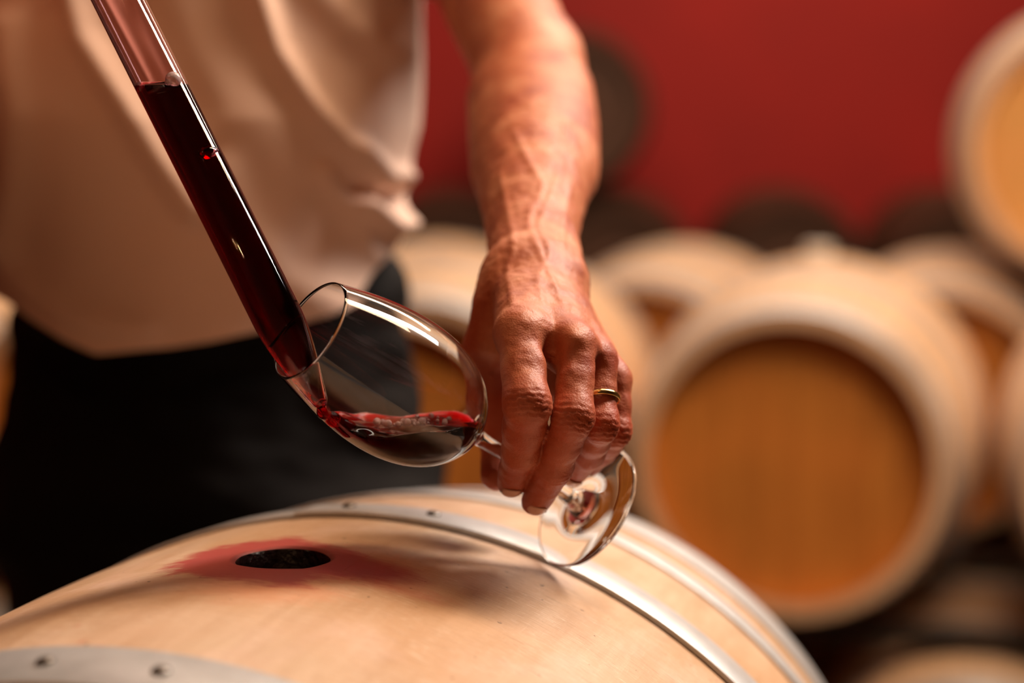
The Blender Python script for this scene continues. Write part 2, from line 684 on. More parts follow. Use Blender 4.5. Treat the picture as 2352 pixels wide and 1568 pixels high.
# ---- background barrels: parts shared through mesh data
BR, BCV, BL = .35, .27, .465
NST = 28
bg_stave = stave_mesh('stave', BR, BCV, BL, -PI / NST, PI / NST, 3, 14)
RIVET = rivet_mesh(); RIVET.materials.append(M['rivet'])
hs = [(.125, .165), (.255, .290), (.405, .464)]
bg_hoops = []
for a, b in hs:
    bg_hoops.append(hoop_mesh('hoop', BR, BCV, a, b, 72))
    bg_hoops.append(hoop_mesh('hoop', BR, BCV, -a, -b, 72))
r_in = prof(BR, BCV, .43) - .024
NP = 8
edges = np.linspace(-r_in, r_in, NP + 1)
bg_heads = [head_plank_mesh('head_plank', BR, r_in, edges[i], edges[i + 1], -.412, -.394) for i in range(NP)]
bg_heads_b = [head_plank_mesh('head_plank', BR, r_in, edges[i], edges[i + 1], .394, .412) for i in range(NP)]
bm = bmesh.new()
bmesh.ops.create_cone(bm, cap_ends=True, segments=24, radius1=.025, radius2=.030, depth=.04)
bmesh.ops.bevel(bm, geom=[e for e in bm.edges if abs(e.verts[0].co.z - e.verts[1].co.z) < 1e-5], offset=.003, segments=2, affect='EDGES')
BUNG = from_bm('bung', bm)
BUNG.materials.append(plain('white silicone bung', (.75, .72, .68), .45))


def inst(name, me, parent, mat, rot=(0, 0, 0), loc=(0, 0, 0)):
    o = bpy.data.objects.new(name, me)
    COL.objects.link(o)
    o.parent = parent
    o.rotation_euler = rot
    o.location = loc
    o.material_slots[0].link = 'OBJECT'
    o.material_slots[0].material = mat
    return o


for me in [bg_stave] + bg_hoops + bg_heads + bg_heads_b: me.materials.append(M['oak'])


def barrel(x, y, z, label, group=None, wood='oak', head='oak_head', hoop='hoop', bung=True, yaw=YAW, seed=0):
    """x, y, z = centre of the barrel (bilge)"""
    t = empty('barrel', (x, y, z - BR), yaw)
    tag(t, label, 'barrel', group)
    bung = bung and label.startswith('large')
    off = .1 * seed
    for i in range(NST):
        ang = 2 * PI * i / NST + off
        # rotate about the barrel's own axis (0, *, BR)
        o = inst('stave', bg_stave, t, M[wood], (0, ang, 0))
        o.location = (-BR * math.sin(ang), 0, BR - BR * math.cos(ang))
    for h in bg_hoops:
        inst('hoop', h, t, M[hoop])
    for h in bg_heads + bg_heads_b:
        inst('head_plank', h, t, M[head])
    if bung:
        b = bpy.data.objects.new('bung', BUNG)
        COL.objects.link(b); b.parent = t
        b.location = (0, 0, 2 * BR + .008)
    return t


ZB = H - .642
DZ = .606            # tier height in the pyramid stack
big_c = np.array([.638, 3.80])
mid_o = np.array([.4445, 4.87])
step = .72 * PR[:2]


def rowpos(origin, k):
    return origin + step * k


front = 'pale oak barrels in the front row of the stack'
c = rowpos(big_c, 0); barrel(c[0], c[1], ZB, 'large pale oak barrel with orange head facing the camera, right of the hand', front, head='oak_head', seed=1)
c = rowpos(big_c, -1); barrel(c[0], c[1], ZB, 'pale oak barrel whose round end is hidden behind the wine glass and hand', front, seed=2)
c = rowpos(big_c, 1); barrel(c[0], c[1], ZB, 'pale oak barrel cut by the right picture edge beside the large barrel', front, seed=3)
c = rowpos(big_c, -2); barrel(c[0], c[1], ZB, 'pale oak barrel standing behind the man in the pink shirt', front, seed=4)
c = rowpos(big_c, -3); barrel(c[0], c[1], ZB, 'pale oak barrel glimpsed at the left picture edge beside the trousers', front, seed=4)
low = 'oak barrels in the bottom tier'
DF = .70
c = rowpos(big_c, .5); barrel(c[0], c[1], ZB - DF, 'shaded oak barrel in the bottom tier at the lower right corner', low, seed=5, bung=False)
c = rowpos(big_c, -.5); barrel(c[0], c[1], ZB - DF, 'shaded oak barrel in the bottom tier under the large pale barrel', low, seed=6, bung=False)
c = rowpos(big_c, -1.5); barrel(c[0], c[1], ZB - DF, 'bottom tier oak barrel hidden behind the near barrel', low, seed=7, bung=False)
c = rowpos(big_c, -2.5); barrel(c[0], c[1], ZB - DF, 'bottom tier oak barrel hidden behind the man', low, seed=7, bung=False)
c = rowpos(big_c, 1.5); barrel(c[0], c[1], ZB - DF, 'bottom tier oak barrel right of the lower right corner barrel', low, seed=8, bung=False)
barrel(1.457, mid_o[1] + step[1] * 1.46, ZB - .04 + .618, 'light barrel with bright yellow-orange head, upper right corner, stacked highest', 'top tier barrels', head='oak_head_light', seed=9)
# second row behind
mid = 'oak barrels in the row behind'
for k, lb in ((0, 'blurred oak barrel behind, between hand and large barrel'), (1, 'blurred oak barrel behind, under the upper right barrel'),
              (-1, 'blurred oak barrel behind, seen between the shirt and the forearm'), (2, 'oak barrel of the row behind past the right picture edge')):
    c = mid_o + step * k * .975
    barrel(c[0], c[1], ZB - .04, lb, mid, seed=10 + k)
    barrel(c[0] + step[0] * .49, c[1] + step[1] * .49, ZB - .04 - DZ - .01, 'bottom tier barrel under ' + lb, 'hidden bottom tier barrels behind', seed=20 + k, bung=False)
# far dark row under the red wall
far = 'dark barrels against the red wall'
fo = np.array([1.165, 8.0])
fstep = np.array([.722, 0])
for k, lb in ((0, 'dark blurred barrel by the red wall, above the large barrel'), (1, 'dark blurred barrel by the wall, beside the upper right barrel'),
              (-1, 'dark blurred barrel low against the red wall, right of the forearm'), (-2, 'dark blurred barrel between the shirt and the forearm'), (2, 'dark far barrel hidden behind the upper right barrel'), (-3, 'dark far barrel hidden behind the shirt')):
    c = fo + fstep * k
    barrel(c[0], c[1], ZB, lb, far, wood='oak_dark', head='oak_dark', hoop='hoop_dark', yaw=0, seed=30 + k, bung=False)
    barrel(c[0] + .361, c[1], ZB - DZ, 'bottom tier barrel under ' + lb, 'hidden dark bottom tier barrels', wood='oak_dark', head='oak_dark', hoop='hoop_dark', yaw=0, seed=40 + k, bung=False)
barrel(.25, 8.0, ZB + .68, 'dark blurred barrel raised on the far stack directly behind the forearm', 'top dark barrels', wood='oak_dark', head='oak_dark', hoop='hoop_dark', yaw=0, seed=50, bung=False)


# ---- rails the bottom tier lies on
def rail(name, c, length, yaw, top, label, group):
    t = empty(name, (c[0], c[1], 0), yaw)
    tag(t, label, 'rack', group)
    for s in (-.3, .3):
        bm = bmesh.new(); box_bm(bm, -length / 2, length / 2, s - .04, s + .04, 0, top, .004)
        link('rail', from_bm('rail', bm), M['rack'], t, smooth=False)
        k = int(length / .72)
        for i in range(-k // 2, k // 2 + 2):
            bm = bmesh.new(); box_bm(bm, i * .36 - .03, i * .36 + .03, s - .05, s + .05, 0, top + .002, .003)
            if abs(i * .36) < length / 2: link('chock', from_bm('chock', bm), M['rack'], t, smooth=False)
            else: bm.free()


zl = ZB - DF - .35
for s_ in (-.3, .3):
    bt = empty('support_rail', (big_c[0] - PR[0] * .7 + AX[0] * s_, big_c[1] - PR[1] * .7 + AX[1] * s_, ZB - .368), YAW)
    tag(bt, 'dark steel rail between the tiers of the front stack, ' + ('near the barrel heads' if s_ < 0 else 'towards the rear ends'), 'rail', 'steel rails between barrel tiers')
    bm = bmesh.new(); box_bm(bm, -2.1, 2.1, -.03, .03, .0015, .0345, .003)
    link('bar', from_bm('bar', bm), M['rack'], bt, smooth=False)
rg = 'low steel barrel rails'
rail('barrel_rack', big_c, 4.4, YAW, zl + .012, 'low dark steel rails under the front barrel stack', rg)
rail('barrel_rack', mid_o + step * .5, 4.2, YAW, ZB - .40 - DZ + .012 - .01, 'low dark steel rails under the row behind', rg)
rail('barrel_rack', fo, 5.4, 0, ZB - .35 - DZ + .012, 'low dark steel rails under the far dark barrels', rg)

# ================================================================== NEAR BARREL
FR, FCV, FL = .3404, .249, .478
B = np.array([-.1226, .9558, H - .2319])
FYAW = -math.radians(15.7)
FAX = np.array([math.sin(-FYAW), math.cos(-FYAW), 0])
fc = B - FAX * HOLE_Y
near = empty('barrel', (fc[0], fc[1], B[2] - FR + .000 - FR), FYAW)
tag(near, 'near pale oak barrel with open wine-stained bung hole on top', 'barrel')
bw = .115                       # half angle of the wide bung stave
# bung stave with a round hole
HR = .0253


def surf(u, s, R=FR, cv=FCV, dep=0.0):
    r = prof(R, cv, s) - dep
    t = u / R
    return (r * math.sin(t), s, R + r * math.cos(t))


v, f = [], []


def addv(u, s, dep=0.0):
    v.append(surf(u, s, dep=dep)); return len(v) - 1


W2 = bw * FR
NSQ = 24                         # samples per square side -> 96 around
ring_sq = []
for k in range(4 * NSQ):
    side, q = divmod(k, NSQ)
    a = -1 + 2 * q / NSQ
    ring_sq.append([(a, 1), (1, -a), (-a, -1), (-1, a)][side])
loops = []
NR = 10
for j in range(NR + 1):
    w = j / NR
    lp = []
    for k, (a, b) in enumerate(ring_sq):
        ang = math.atan2(b, a)
        wob = 1 + .012 * math.sin(3 * ang + 1) + .008 * math.sin(7 * ang)
        ex = 1.0
        cx, cy = HR * wob * math.cos(ang) * ex, HR * wob * math.sin(ang)
        rd = .0012 * max(0, 1 - w * NR)     # softened lip
        lp.append(addv(cx * (1 - w) + a * W2 * w, HOLE_Y + cy * (1 - w) + b * W2 * w, .0012 if j == 0 else 0))
    loops.append(lp)
for j in range(NR):
    for k in range(4 * NSQ):
        k2 = (k + 1) % (4 * NSQ)
        f.append((loops[j][k], loops[j][k2], loops[j + 1][k2], loops[j + 1][k]))
# long strips to both ends
for sgn in (1, -1):
    start = [(-W2 + 2 * W2 * q / NSQ) for q in range(NSQ + 1)]
    prev = [None] * (NSQ + 1)
    for q in range(NSQ + 1):
        u = start[q]
        # matching vertex of the square edge
        best = min(loops[-1], key=lambda i: (v[i][0] - surf(u, HOLE_Y + sgn * W2)[0]) ** 2 + (v[i][1] - HOLE_Y - sgn * W2) ** 2)
        prev[q] = best
    send = FL * sgn
    for i in range(1, 19):
        s = HOLE_Y + sgn * W2 + (send - HOLE_Y - sgn * W2) * i / 18
        cur = [addv(u, s) for u in start]
        for q in range(NSQ):
            f.append((prev[q], prev[q + 1], cur[q + 1], cur[q]))
        prev = cur
    low_ = [addv(u, send, .026) for u in start]
    for q in range(NSQ): f.append((prev[q], prev[q + 1], low_[q + 1], low_[q]))
me = mesh('stave', v, f)
bm = bmesh.new(); bm.from_mesh(me); bmesh.ops.recalc_face_normals(bm, faces=bm.faces)
if sum(fa.normal.z * fa.calc_area() for fa in bm.faces) < 0:
    bmesh.ops.reverse_faces(bm, faces=bm.faces)
bm.to_mesh(me); bm.free()
bs = link('stave', me, M['oak_front'], near)
bs['label'] = 'wide stave with the round bung hole and red wine stain'
# hole wall
bm = bmesh.new()
hv = []
for (rr, dep) in ((HR, .0012), (HR * .975, .003), (HR * .955, .010), (HR * .93, .018), (HR * .90, .030)):
    row = []
    for k in range(96):
        ang = 2 * PI * k / 96
        wob = 1 + .012 * math.sin(3 * ang + 1) + .008 * math.sin(7 * ang)
        if dep > .002: wob += .03 * noise.noise(Vector((math.cos(ang) * 3, math.sin(ang) * 3, dep * 120)))
        row.append(bm.verts.new(surf(rr * wob * math.cos(ang), HOLE_Y + rr * wob * math.sin(ang), dep=dep)))
    hv.append(row)
for a, b in zip(hv[:-1], hv[1:]):
    for k in range(96): bm.faces.new((a[k], b[k], b[(k + 1) % 96], a[(k + 1) % 96]))
me = bpy.data.meshes.new('bung_hole'); bm.to_mesh(me); bm.free()
o = link('bung_hole', me, M['hole'], near)
o['label'] = 'dark wet inner wall of the round bung hole'
# the other staves
NS2 = 24
rest = 2 * PI - 2 * bw
for i in range(NS2):
    a0 = bw + rest * i / NS2
    a1 = bw + rest * (i + 1) / NS2
    link('stave', stave_mesh('stave', FR, FCV, FL, a0, a1, 6, 28, gap=0, eg=0), M['oak_front'], near, smooth=False)
rin = prof(FR, FCV, .44) - .025
ed = np.linspace(-rin, rin, 9)
for y0, y1 in ((-.44, -.42), (.42, .44)):
    for i in range(8):
        link('head_plank', head_plank_mesh('head_plank', FR, rin, ed[i], ed[i + 1], y0, y1), M['oak_head'], near, smooth=False)
for s0, s1, lap in ((.147, .184, (-.13, 1.6)), (-.147, -.190, (-.9, .6)), (.292, .325, None), (-.292, -.325, None), (.385, .418, None), (-.385, -.418, None), (.428, .476, None), (-.428, -.476, None)):
    h = link('hoop', hoop_mesh('hoop', FR, FCV, s0, s1, 160, off=.0010), M['hoop'], near, smooth=False)
    if lap:
        link('lap', hoop_mesh('lap', FR, FCV, s0, s1, 60, off=.0027, a0=lap[0], a1=lap[1]), M['hoop'], h, smooth=False)
        sm = (s0 + s1) / 2
        for t in ((-.045, .115) if s0 > 0 else (-.09, .075, -.33)):
            add_rivet(h, RIVET, FR, FCV, sm, t, .0046)
# lower barrels that carry it
for sx, lb in ((-.36, 'barrel in the tier below the near barrel, left'), (.36, 'barrel in the tier below the near barrel, right')):
    q = fc + 0 * FAX
    px_, py_ = fc[0] + sx * math.cos(-FYAW) - .08 * FAX[0], fc[1] - sx * math.sin(-FYAW) - .08 * FAX[1]
    barrel(px_, py_, B[2] - FR - .602, lb, 'barrels carrying the near barrel', yaw=FYAW, seed=60, bung=False)
rail('barrel_rack', fc[:2] - .08 * FAX[:2], 1.5, FYAW, B[2] - FR - .602 - .35 + .012, 'low dark steel rails under the near barrel', rg)

# ================================================================== WINE GLASS
GO = np.array([-.1053132, .9437838, H - .1086740])
GN = np.array([.70917, .448976, -.543593]); GN /= np.linalg.norm(GN)
ctl = [(0, .0285), (.014, .0325), (.028, .0359), (.042, .0383), (.056, .0394), (.069, .0391), (.081, .0372), (.092, .0337), (.1015, .0285), (.109, .0220), (.1145, .0145), (.1180, .0080), (.122, .0046)]
outer = bspline(ctl, 8)
stem = smoothcurve([(.122, .0046), (.130, .0040), (.150, .0036), (.175, .0037), (.190, .0044), (.199, .0062), (.2045, .0110), (.2068, .0180), (.2080, .0300), (.2085, .0378)], 6)
foot = [(.2089, .0383), (.2096, .0382), (.2099, .0374), (.2098, .0250), (.2096, .0120), (.2095, 0)]
inner = bspline([(0, .0277), (.014, .0317), (.028, .0351), (.042, .0375), (.056, .0386), (.069, .0383), (.081, .0364), (.092, .0329), (.1012, .0277), (.1083, .0210), (.1133, .0125), (.1146, .0050), (.1148, 0)], 8)
IN = np.array(inner)
lip = [(-.0004, .0281)]
profg = [tuple(q) for q in inner[::-1]] + lip + [tuple(q) for q in outer] + [tuple(q) for q in stem[1:]] + foot
v, f = revolve(profg, 128)
me = mesh('wine_glass', v, f)
bm = bmesh.new(); bm.from_mesh(me); bmesh.ops.recalc_face_normals(bm, faces=bm.faces)
bm.to_mesh(me); bm.free()
# bowl, stem and foot are one piece of glass: split by height into parts that share their cut rings
glass = link('wine_glass', me, M['glass'])
glass.matrix_world = frame_from(GO, GN)
tag(glass, 'clear stemmed wine glass tilted in the hand, catching the poured wine', 'glass')


def bowl_sdf(p, shrink=0.0):
    q = p - GO
    s = q @ GN
    r = np.linalg.norm(q - s[:, None] * GN, axis=1)
    # distance to the inner profile polyline, signed
    A, Bq = IN[:-1], IN[1:]
    best = np.full(len(p), 9.0)
    for a, b in zip(A, Bq):
        ab = b - a
        h = np.clip(((s - a[0]) * ab[0] + (r - a[1]) * ab[1]) / (ab @ ab + 1e-12), 0, 1)
        best = np.minimum(best, np.hypot(s - a[0] - h * ab[0], r - a[1] - h * ab[1]))
    Ri = np.interp(s, IN[:, 0], IN[:, 1], right=-1)
    inside = (r < Ri) & (s > 0) & (s < .1142)
    return np.where(inside, -best, best)


LEVEL = P(900, 975, .985)[2]


def wave(p):
    w = .0011 * np.sin(p[:, 0] * 120 + 1.1 * np.sin(p[:, 1] * 110)) + .0006 * np.sin(p[:, 1] * 260 + p[:, 0] * 90) + .00012 * np.sin(p[:, 0] * 520 - p[:, 1] * 300)
    # the pour pushes the surface up along the right hand wall
    rise = .006 * np.clip((p[:, 0] + .03) / .035, 0, 1) ** 3 + .004 * np.clip((-.062 - p[:, 0]) / .03, 0, 1) ** 2
    return LEVEL + w + rise


def wine_f(p):
    d = bowl_sdf(p) - .00012
    d2 = p[:, 2] - wave(p)
    return np.maximum(d, d2 * .8)


gb0 = GO + GN * .06
wm = sdf_mesh('wine', wine_f, gb0 - .075, gb0 + .075, .0009, 2)
o = link('wine', wm, M['wine'])
tag(o, 'pool of dark red wine swirling in the tilted glass bowl', 'wine')
# bubbles on the surface
bm = bmesh.new()
brng = random.Random(8)
for i in range(34):
    rr = brng.choice((.0008, .0010, .0013, .0016, .0022))
    bx = (brng.uniform(850, 1040) - 1176) / FPX * .99
    q = np.array([bx, P(930, 970, brng.uniform(.982, 1.003))[1], 0])
    q[2] = wave(q[None])[0] + rr * .35
    if bowl_sdf(q[None])[0] > -rr * 1.1: continue
    m = bmesh.ops.create_icosphere(bm, subdivisions=3, radius=rr)
    for vv in m['verts']: vv.co = vv.co * 1.0 + Vector(q)
bo = link('foam_bubbles', from_bm('foam_bubbles', bm), glassy('bubble film', (.95, .72, .74), 1.33, .04))
bo.material_slots[0].material.node_tree.nodes['Principled BSDF'].inputs['Transmission Weight'].default_value = .55
bo.parent = o
bo['kind'] = 'stuff'

# ================================================================== WINE THIEF (PIPETTE)
T0, T1 = P(673, 800, .949), P(272, 0, .962)
TD = (T1 - T0) / np.linalg.norm(T1 - T0)           # upward along the tube
TIP = P(742, 930, .9465)
TIP = T0 + TD * float((TIP - T0) @ TD)
Lt = .52
RO, RI = .0131, .0114
to = smoothcurve([(0, .0030), (.003, .0046), (.012, .0066), (.024, .0094), (.038, .0120), (.048, .0130), (.058, RO)], 6) + [(Lt, RO)]
ti = smoothcurve([(0, .0017), (.003, .0026), (.012, .0047), (.024, .0076), (.038, .0102), (.048, .0112), (.058, RI)], 6) + [(Lt, RI)]
v, f = revolve([tuple(q) for q in to] + [(Lt + .001, (RO + RI) / 2)] + [tuple(q) for q in ti[::-1]] + [(-.0006, .0024)], 96, closed=True)
me = mesh('wine_thief', v, f)
bm = bmesh.new(); bm.from_mesh(me); bmesh.ops.recalc_face_normals(bm, faces=bm.faces); bm.to_mesh(me); bm.free()
MT = frame_from(TIP, TD)
th = link('wine_thief', me, M['tube'])
th.matrix_world = MT
tag(th, 'long slanted glass wine thief tube, tapered tip inside the glass rim', 'pipette')
# wine column: inner volume cut by the horizontal level
v, f = revolve([(-.0004, 0)] + [(s, r + .0001) for s, r in ti[:-1]] + [(s_, RI + .0001) for s_ in np.linspace(.07, .30, 24)] + [(.30, 0)], 96)
bm = bmesh.new()
bv = [bm.verts.new(q) for q in v]
for q in f: bm.faces.new([bv[i] for i in q])
bm.transform(MT)
lvl = P(372, 196, .958)
bmesh.ops.bisect_plane(bm, geom=bm.verts[:] + bm.edges[:] + bm.faces[:], plane_co=lvl, plane_no=(0.0, 0, 1), clear_outer=True)
be = [e for e in bm.edges if e.is_boundary]
r_ = bmesh.ops.contextual_create(bm, geom=be)
bmesh.ops.inset_region(bm, faces=r_['faces'], thickness=.0016, depth=-.0009)
me = from_bm('wine', bm)
o = link('wine', me, M['wine_dark'])
tag(o, 'dark red wine column filling the slanted glass tube', 'wine')
# meniscus bubbles, sitting on the wine at the top of the column
bm = bmesh.new()
for (px_, py_, dd, rr) in ((398, 183, .950, .0042), (386, 190, .948, .0018), (330, 203, .953, .0016)):
    m = bmesh.ops.create_icosphere(bm, subdivisions=4, radius=rr)
    for vv in m['verts']: vv.co += Vector(P(px_, py_, dd))
ob = link('foam_bubbles', from_bm('foam_bubbles', bm), bpy.data.materials['bubble film'], o)
ob['kind'] = 'stuff'
# air bubble pressed against the inside of the tube wall
ra = T0 + TD * float((P(492, 352, .955) - T0) @ TD)
side = P(492, 352, .945) - ra
side -= TD * (side @ TD); side /= np.linalg.norm(side)
bm = bmesh.new()
m = bmesh.ops.create_icosphere(bm, subdivisions=4, radius=1)
bd = RI - .0006
Rb = Matrix((Vector(side), Vector(np.cross(TD, side)), Vector(TD))).transposed()
for vv in m['verts']:
    q = Rb @ Vector((vv.co.x * .0026, vv.co.y * .0060, vv.co.z * .0038))
    vv.co = q + Vector(ra + side * bd)
ob = link('air_bubble', from_bm('air_bubble', bm), glassy('air bubble', (1, .30, .38), 1.35), o)
# stream from the tip down the wall of the bowl
tipw = P(741, 931, .9468)
wall = P(764, 962, .955)
st = Group([Cone(tipw + TD * .002, tipw - np.array([0, 0, .004]), .0022, .0024), Cone(tipw - np.array([0, 0, .004]), wall, .0024, .0034), Cone(wall, P(800, 985, .962), .0034, .0048)], .003)
sm_ = sdf_mesh('wine_stream', st, tipw - .03, tipw + .035, .0007, 2)
o = link('wine_stream', sm_, M['wine'])
tag(o, 'thin red wine stream running from the tube tip into the glass', 'wine')

# ================================================================== PERSON
person = empty('person', (-.27, 1.66, H - 1.06))
tag(person, 'man in pale pink shirt and black trousers holding tilted wine glass over barrel', 'person')
INVP = np.array([-.27, 1.66, H - 1.06])

wr = P(1222, 650, 1.070)
J = {
    'index': [P(1196, 765, .985), P(1211, 925, .956), P(1197, 1034, .985), P(1175, 1108, 1.008)],
    'middle': [P(1322, 795, .985), P(1317, 957, .963), P(1272, 1070, .990), P(1232, 1148, 1.013)],
    'ring': [P(1372, 830, 1.000), P(1382, 975, .984), P(1352, 1040, 1.014), P(1318, 1088, 1.036)],
    'little': [P(1410, 880, 1.020), P(1414, 990, 1.010), P(1382, 1036, 1.034), P(1348, 1070, 1.050)],
}
Rr = {'index': (.0138, .0122, .0103, .0080), 'middle': (.0125, .0105, .0101, .0083), 'ring': (.0113, .0090, .0084, .0072), 'little': (.0102, .0084, .0078, .0068)}
fing = {}
for k in J:
    p, r = J[k], Rr[k]
    m1 = (p[0] + p[1]) / 2
    m2 = (p[1] + p[2]) / 2
    fing[k] = Group([Cone(p[0], m1, r[0], r[1] * .97), (Cone(m1, p[1], r[1] * .97, r[1]), .004), (Cone(p[1], m2, r[1] * 1.02, r[1] * .93), .004), (Cone(m2, p[2], r[1] * .93, r[2]), .004), (Cone(p[2], p[3], r[2], r[3]), .004)])
th_pts = [P(1150, 720, 1.055), P(1120, 800, 1.056), P(1126, 920, 1.066), P(1146, 1010, 1.068), P(1140, 1092, 1.050)]
thumb = Group([Cone(th_pts[0], th_pts[1], .017, .0135), (Cone(th_pts[1], th_pts[2], .0135, .0115), .006), (Cone(th_pts[2], th_pts[3], .0118, .0110), .004), (Cone(th_pts[3], th_pts[4], .0110, .0088), .004), (Cone(P(1160, 960, 1.066), P(1186, 1080, 1.060), .0125, .0105), .006)])
palm_items = [Cone(wr, P(1205, 770, .990), .0235, .0165), Cone(wr, P(1300, 795, .992), .0235, .0155), Cone(wr, P(1352, 828, 1.003), .0225, .0145), Cone(P(1240, 660, 1.072), P(1395, 868, 1.022), .021, .0125),
              Cone(P(1180, 700, 1.058), P(1148, 785, 1.045), .020, .0125), Cone(P(1230, 760, 1.045), P(1300, 850, 1.035), .020, .020)]
palm = Group([(i, .007) for i in palm_items])
tend = Group([Cone(P(1215, 690, 1.022), P(1198, 752, .976), .0035, .0040), Cone(P(1240, 690, 1.022), P(1318, 780, .976), .0035, .0042), Cone(P(1255, 700, 1.028), P(1366, 812, .990), .0032, .0040)], .002)
arm_pts = [(1005, -330, 1.53, .047), (1070, -180, 1.49, .045), (1142, 0, 1.42, .0425), (1190, 110, 1.375, .0400), (1214, 200, 1.34, .0400), (1226, 300, 1.285, .0425), (1226, 400, 1.225, .0390), (1223, 490, 1.165, .0315), (1222, 560, 1.125, .0275), (1222, 650, 1.070, .0258)]
arm_s = [(a, b, c_, r) for a, b, c_, r in smoothcurve(arm_pts, 5)]
arm = chain([P(a, b, c_) for a, b, c_, r in arm_s], [r for *_, r in arm_s], .0012)
extra = Group([
    Cone(P(1262, 130, 1.37), P(1275, 205, 1.345), .024, .021),                  # outer elbow
    Cone(P(1285, 210, 1.32), P(1300, 400, 1.235), .0215, .0180),                # extensor mass on the right
    Cone(P(1140, 230, 1.32), P(1150, 400, 1.235), .0180, .0150),
    Cone(P(1278, 560, 1.11), P(1292, 648, 1.070), .0085, .0125),                # ulna head
    Cone(P(1165, 640, 1.065), P(1160, 690, 1.055), .013, .014)], .012)
def left_arm(p):
    d = arm(p)
    d = smin(extra(p), d, .016)
    d = smin(palm(p), d, .012)
    d = smin(tend(p), d, .005)
    F = [fing[k](p) for k in ('index', 'middle', 'ring', 'little')]
    # fingers stay apart from one another but blend into the palm
    g = F[0]
    for q in F[1:]: g = smin(q, g, .0006)
    d = smin(g, d, .0060)
    d = smin(thumb(p), d, .005)
    return d


def onskin(px_, py_, depth=1.25):
    o_ = P(px_, py_, .88); d_ = P(px_, py_, 1.0) - P(px_, py_, .5); d_ /= np.linalg.norm(d_)
    for _ in range(60): o_ = o_ + d_ * float(left_arm(o_[None])[0]) * .9
    return o_ + d_ * .0006


def vein(pts, r_): return chain([onskin(*q) for q in smoothcurve(pts, 4)], [r_] * (4 * (len(pts) - 1) + 1), .001)


veins = Group([vein([(1180, 300), (1215, 370), (1245, 430), (1215, 500), (1232, 560), (1258, 620), (1290, 690)], .0023),
               vein([(1300, 280), (1290, 380), (1262, 460), (1238, 520), (1262, 580), (1236, 640), (1250, 700)], .0022),
               vein([(1150, 400), (1165, 480), (1180, 560), (1166, 630), (1180, 700)], .0018),
               vein([(1310, 420), (1296, 500), (1290, 560)], .0016)], .001)


VEIN_SEGS = [c_ for g_, _ in veins.items for c_, _ in g_.items]


def left_post(v, n):
    disp = np.zeros(len(v))
    for k in J:
        p = J[k]
        rr = Rr[k]
        for j, amp, w in ((1, .0012, .0066), (2, .0007, .0046)):
            a, b, c_ = p[j - 1], p[j], p[j + 1] if j + 1 < 4 else p[j]
            ax = (c_ - a); ax /= np.linalg.norm(ax)
            q = v - b
            s = q @ ax
            r = np.linalg.norm(q - s[:, None] * ax, axis=1)
            dors = b - (a + c_) / 2; dors /= np.linalg.norm(dors) + 1e-9
            m = (n @ dors > .1) * np.clip((rr[j] * 1.9 - r) / rr[j], 0, 1) * np.exp(-(s / w) ** 2) * np.clip(n @ dors * 1.5, 0, 1)
            side_ = np.cross(ax, dors)
            lat = (q @ side_)
            ph = s + .0012 * np.cos(lat / rr[j] * 2.2) + .0004 * np.sin(lat * 1300 + j)
            disp -= m * amp * (.5 + .5 * np.cos(ph * 2 * PI / .0030)) ** 2
            disp += m * .0004
    hv_ = np.where((v[:, 1] < 1.10) & (v[:, 2] < H))[0]
    for q_, amp, w in ((P(1268, 800, .978), .0034, .0075), (P(1270, 850, .972), .0022, .006), (P(1352, 826, .985), .0030, .0065), (P(1398, 866, 1.002), .0028, .006), (P(1352, 870, .980), .0018, .005),
                       (P(1228, 712, 1.005), .0012, .008), (P(1290, 730, 1.005), .0012, .008)):
        disp[hv_] -= amp * np.exp(-(np.linalg.norm(v[hv_] - q_, axis=1) / w) ** 2)
    vi = np.where((v[:, 1] < 1.36) & (v[:, 2] < H + .12))[0]
    dv = np.full(len(vi), 1.0)
    for sg in VEIN_SEGS: dv = np.minimum(dv, sg(v[vi]) + sg.ra)
    disp[vi] += .00085 * np.exp(-(dv / .0026) ** 2)
    # skin over the back of the hand and forearm: soft uneven folds
    near_ = v[:, 1] < 1.25
    idx = np.where(near_)[0]
    nn = (vnoise(v[idx], 70) * .0008 + vnoise(v[idx], 240, 5.0) * .00035)
    disp[idx] += nn
    return v + n * disp[:, None]


lo = np.array([-.10, .93, H - .36]); hi = np.array([.11, 1.60, H + .19])

arm_me = sdf_mesh('skin_arm', left_arm, lo, hi, .00115, 2, left_post)
print('arm verts', len(arm_me.vertices))

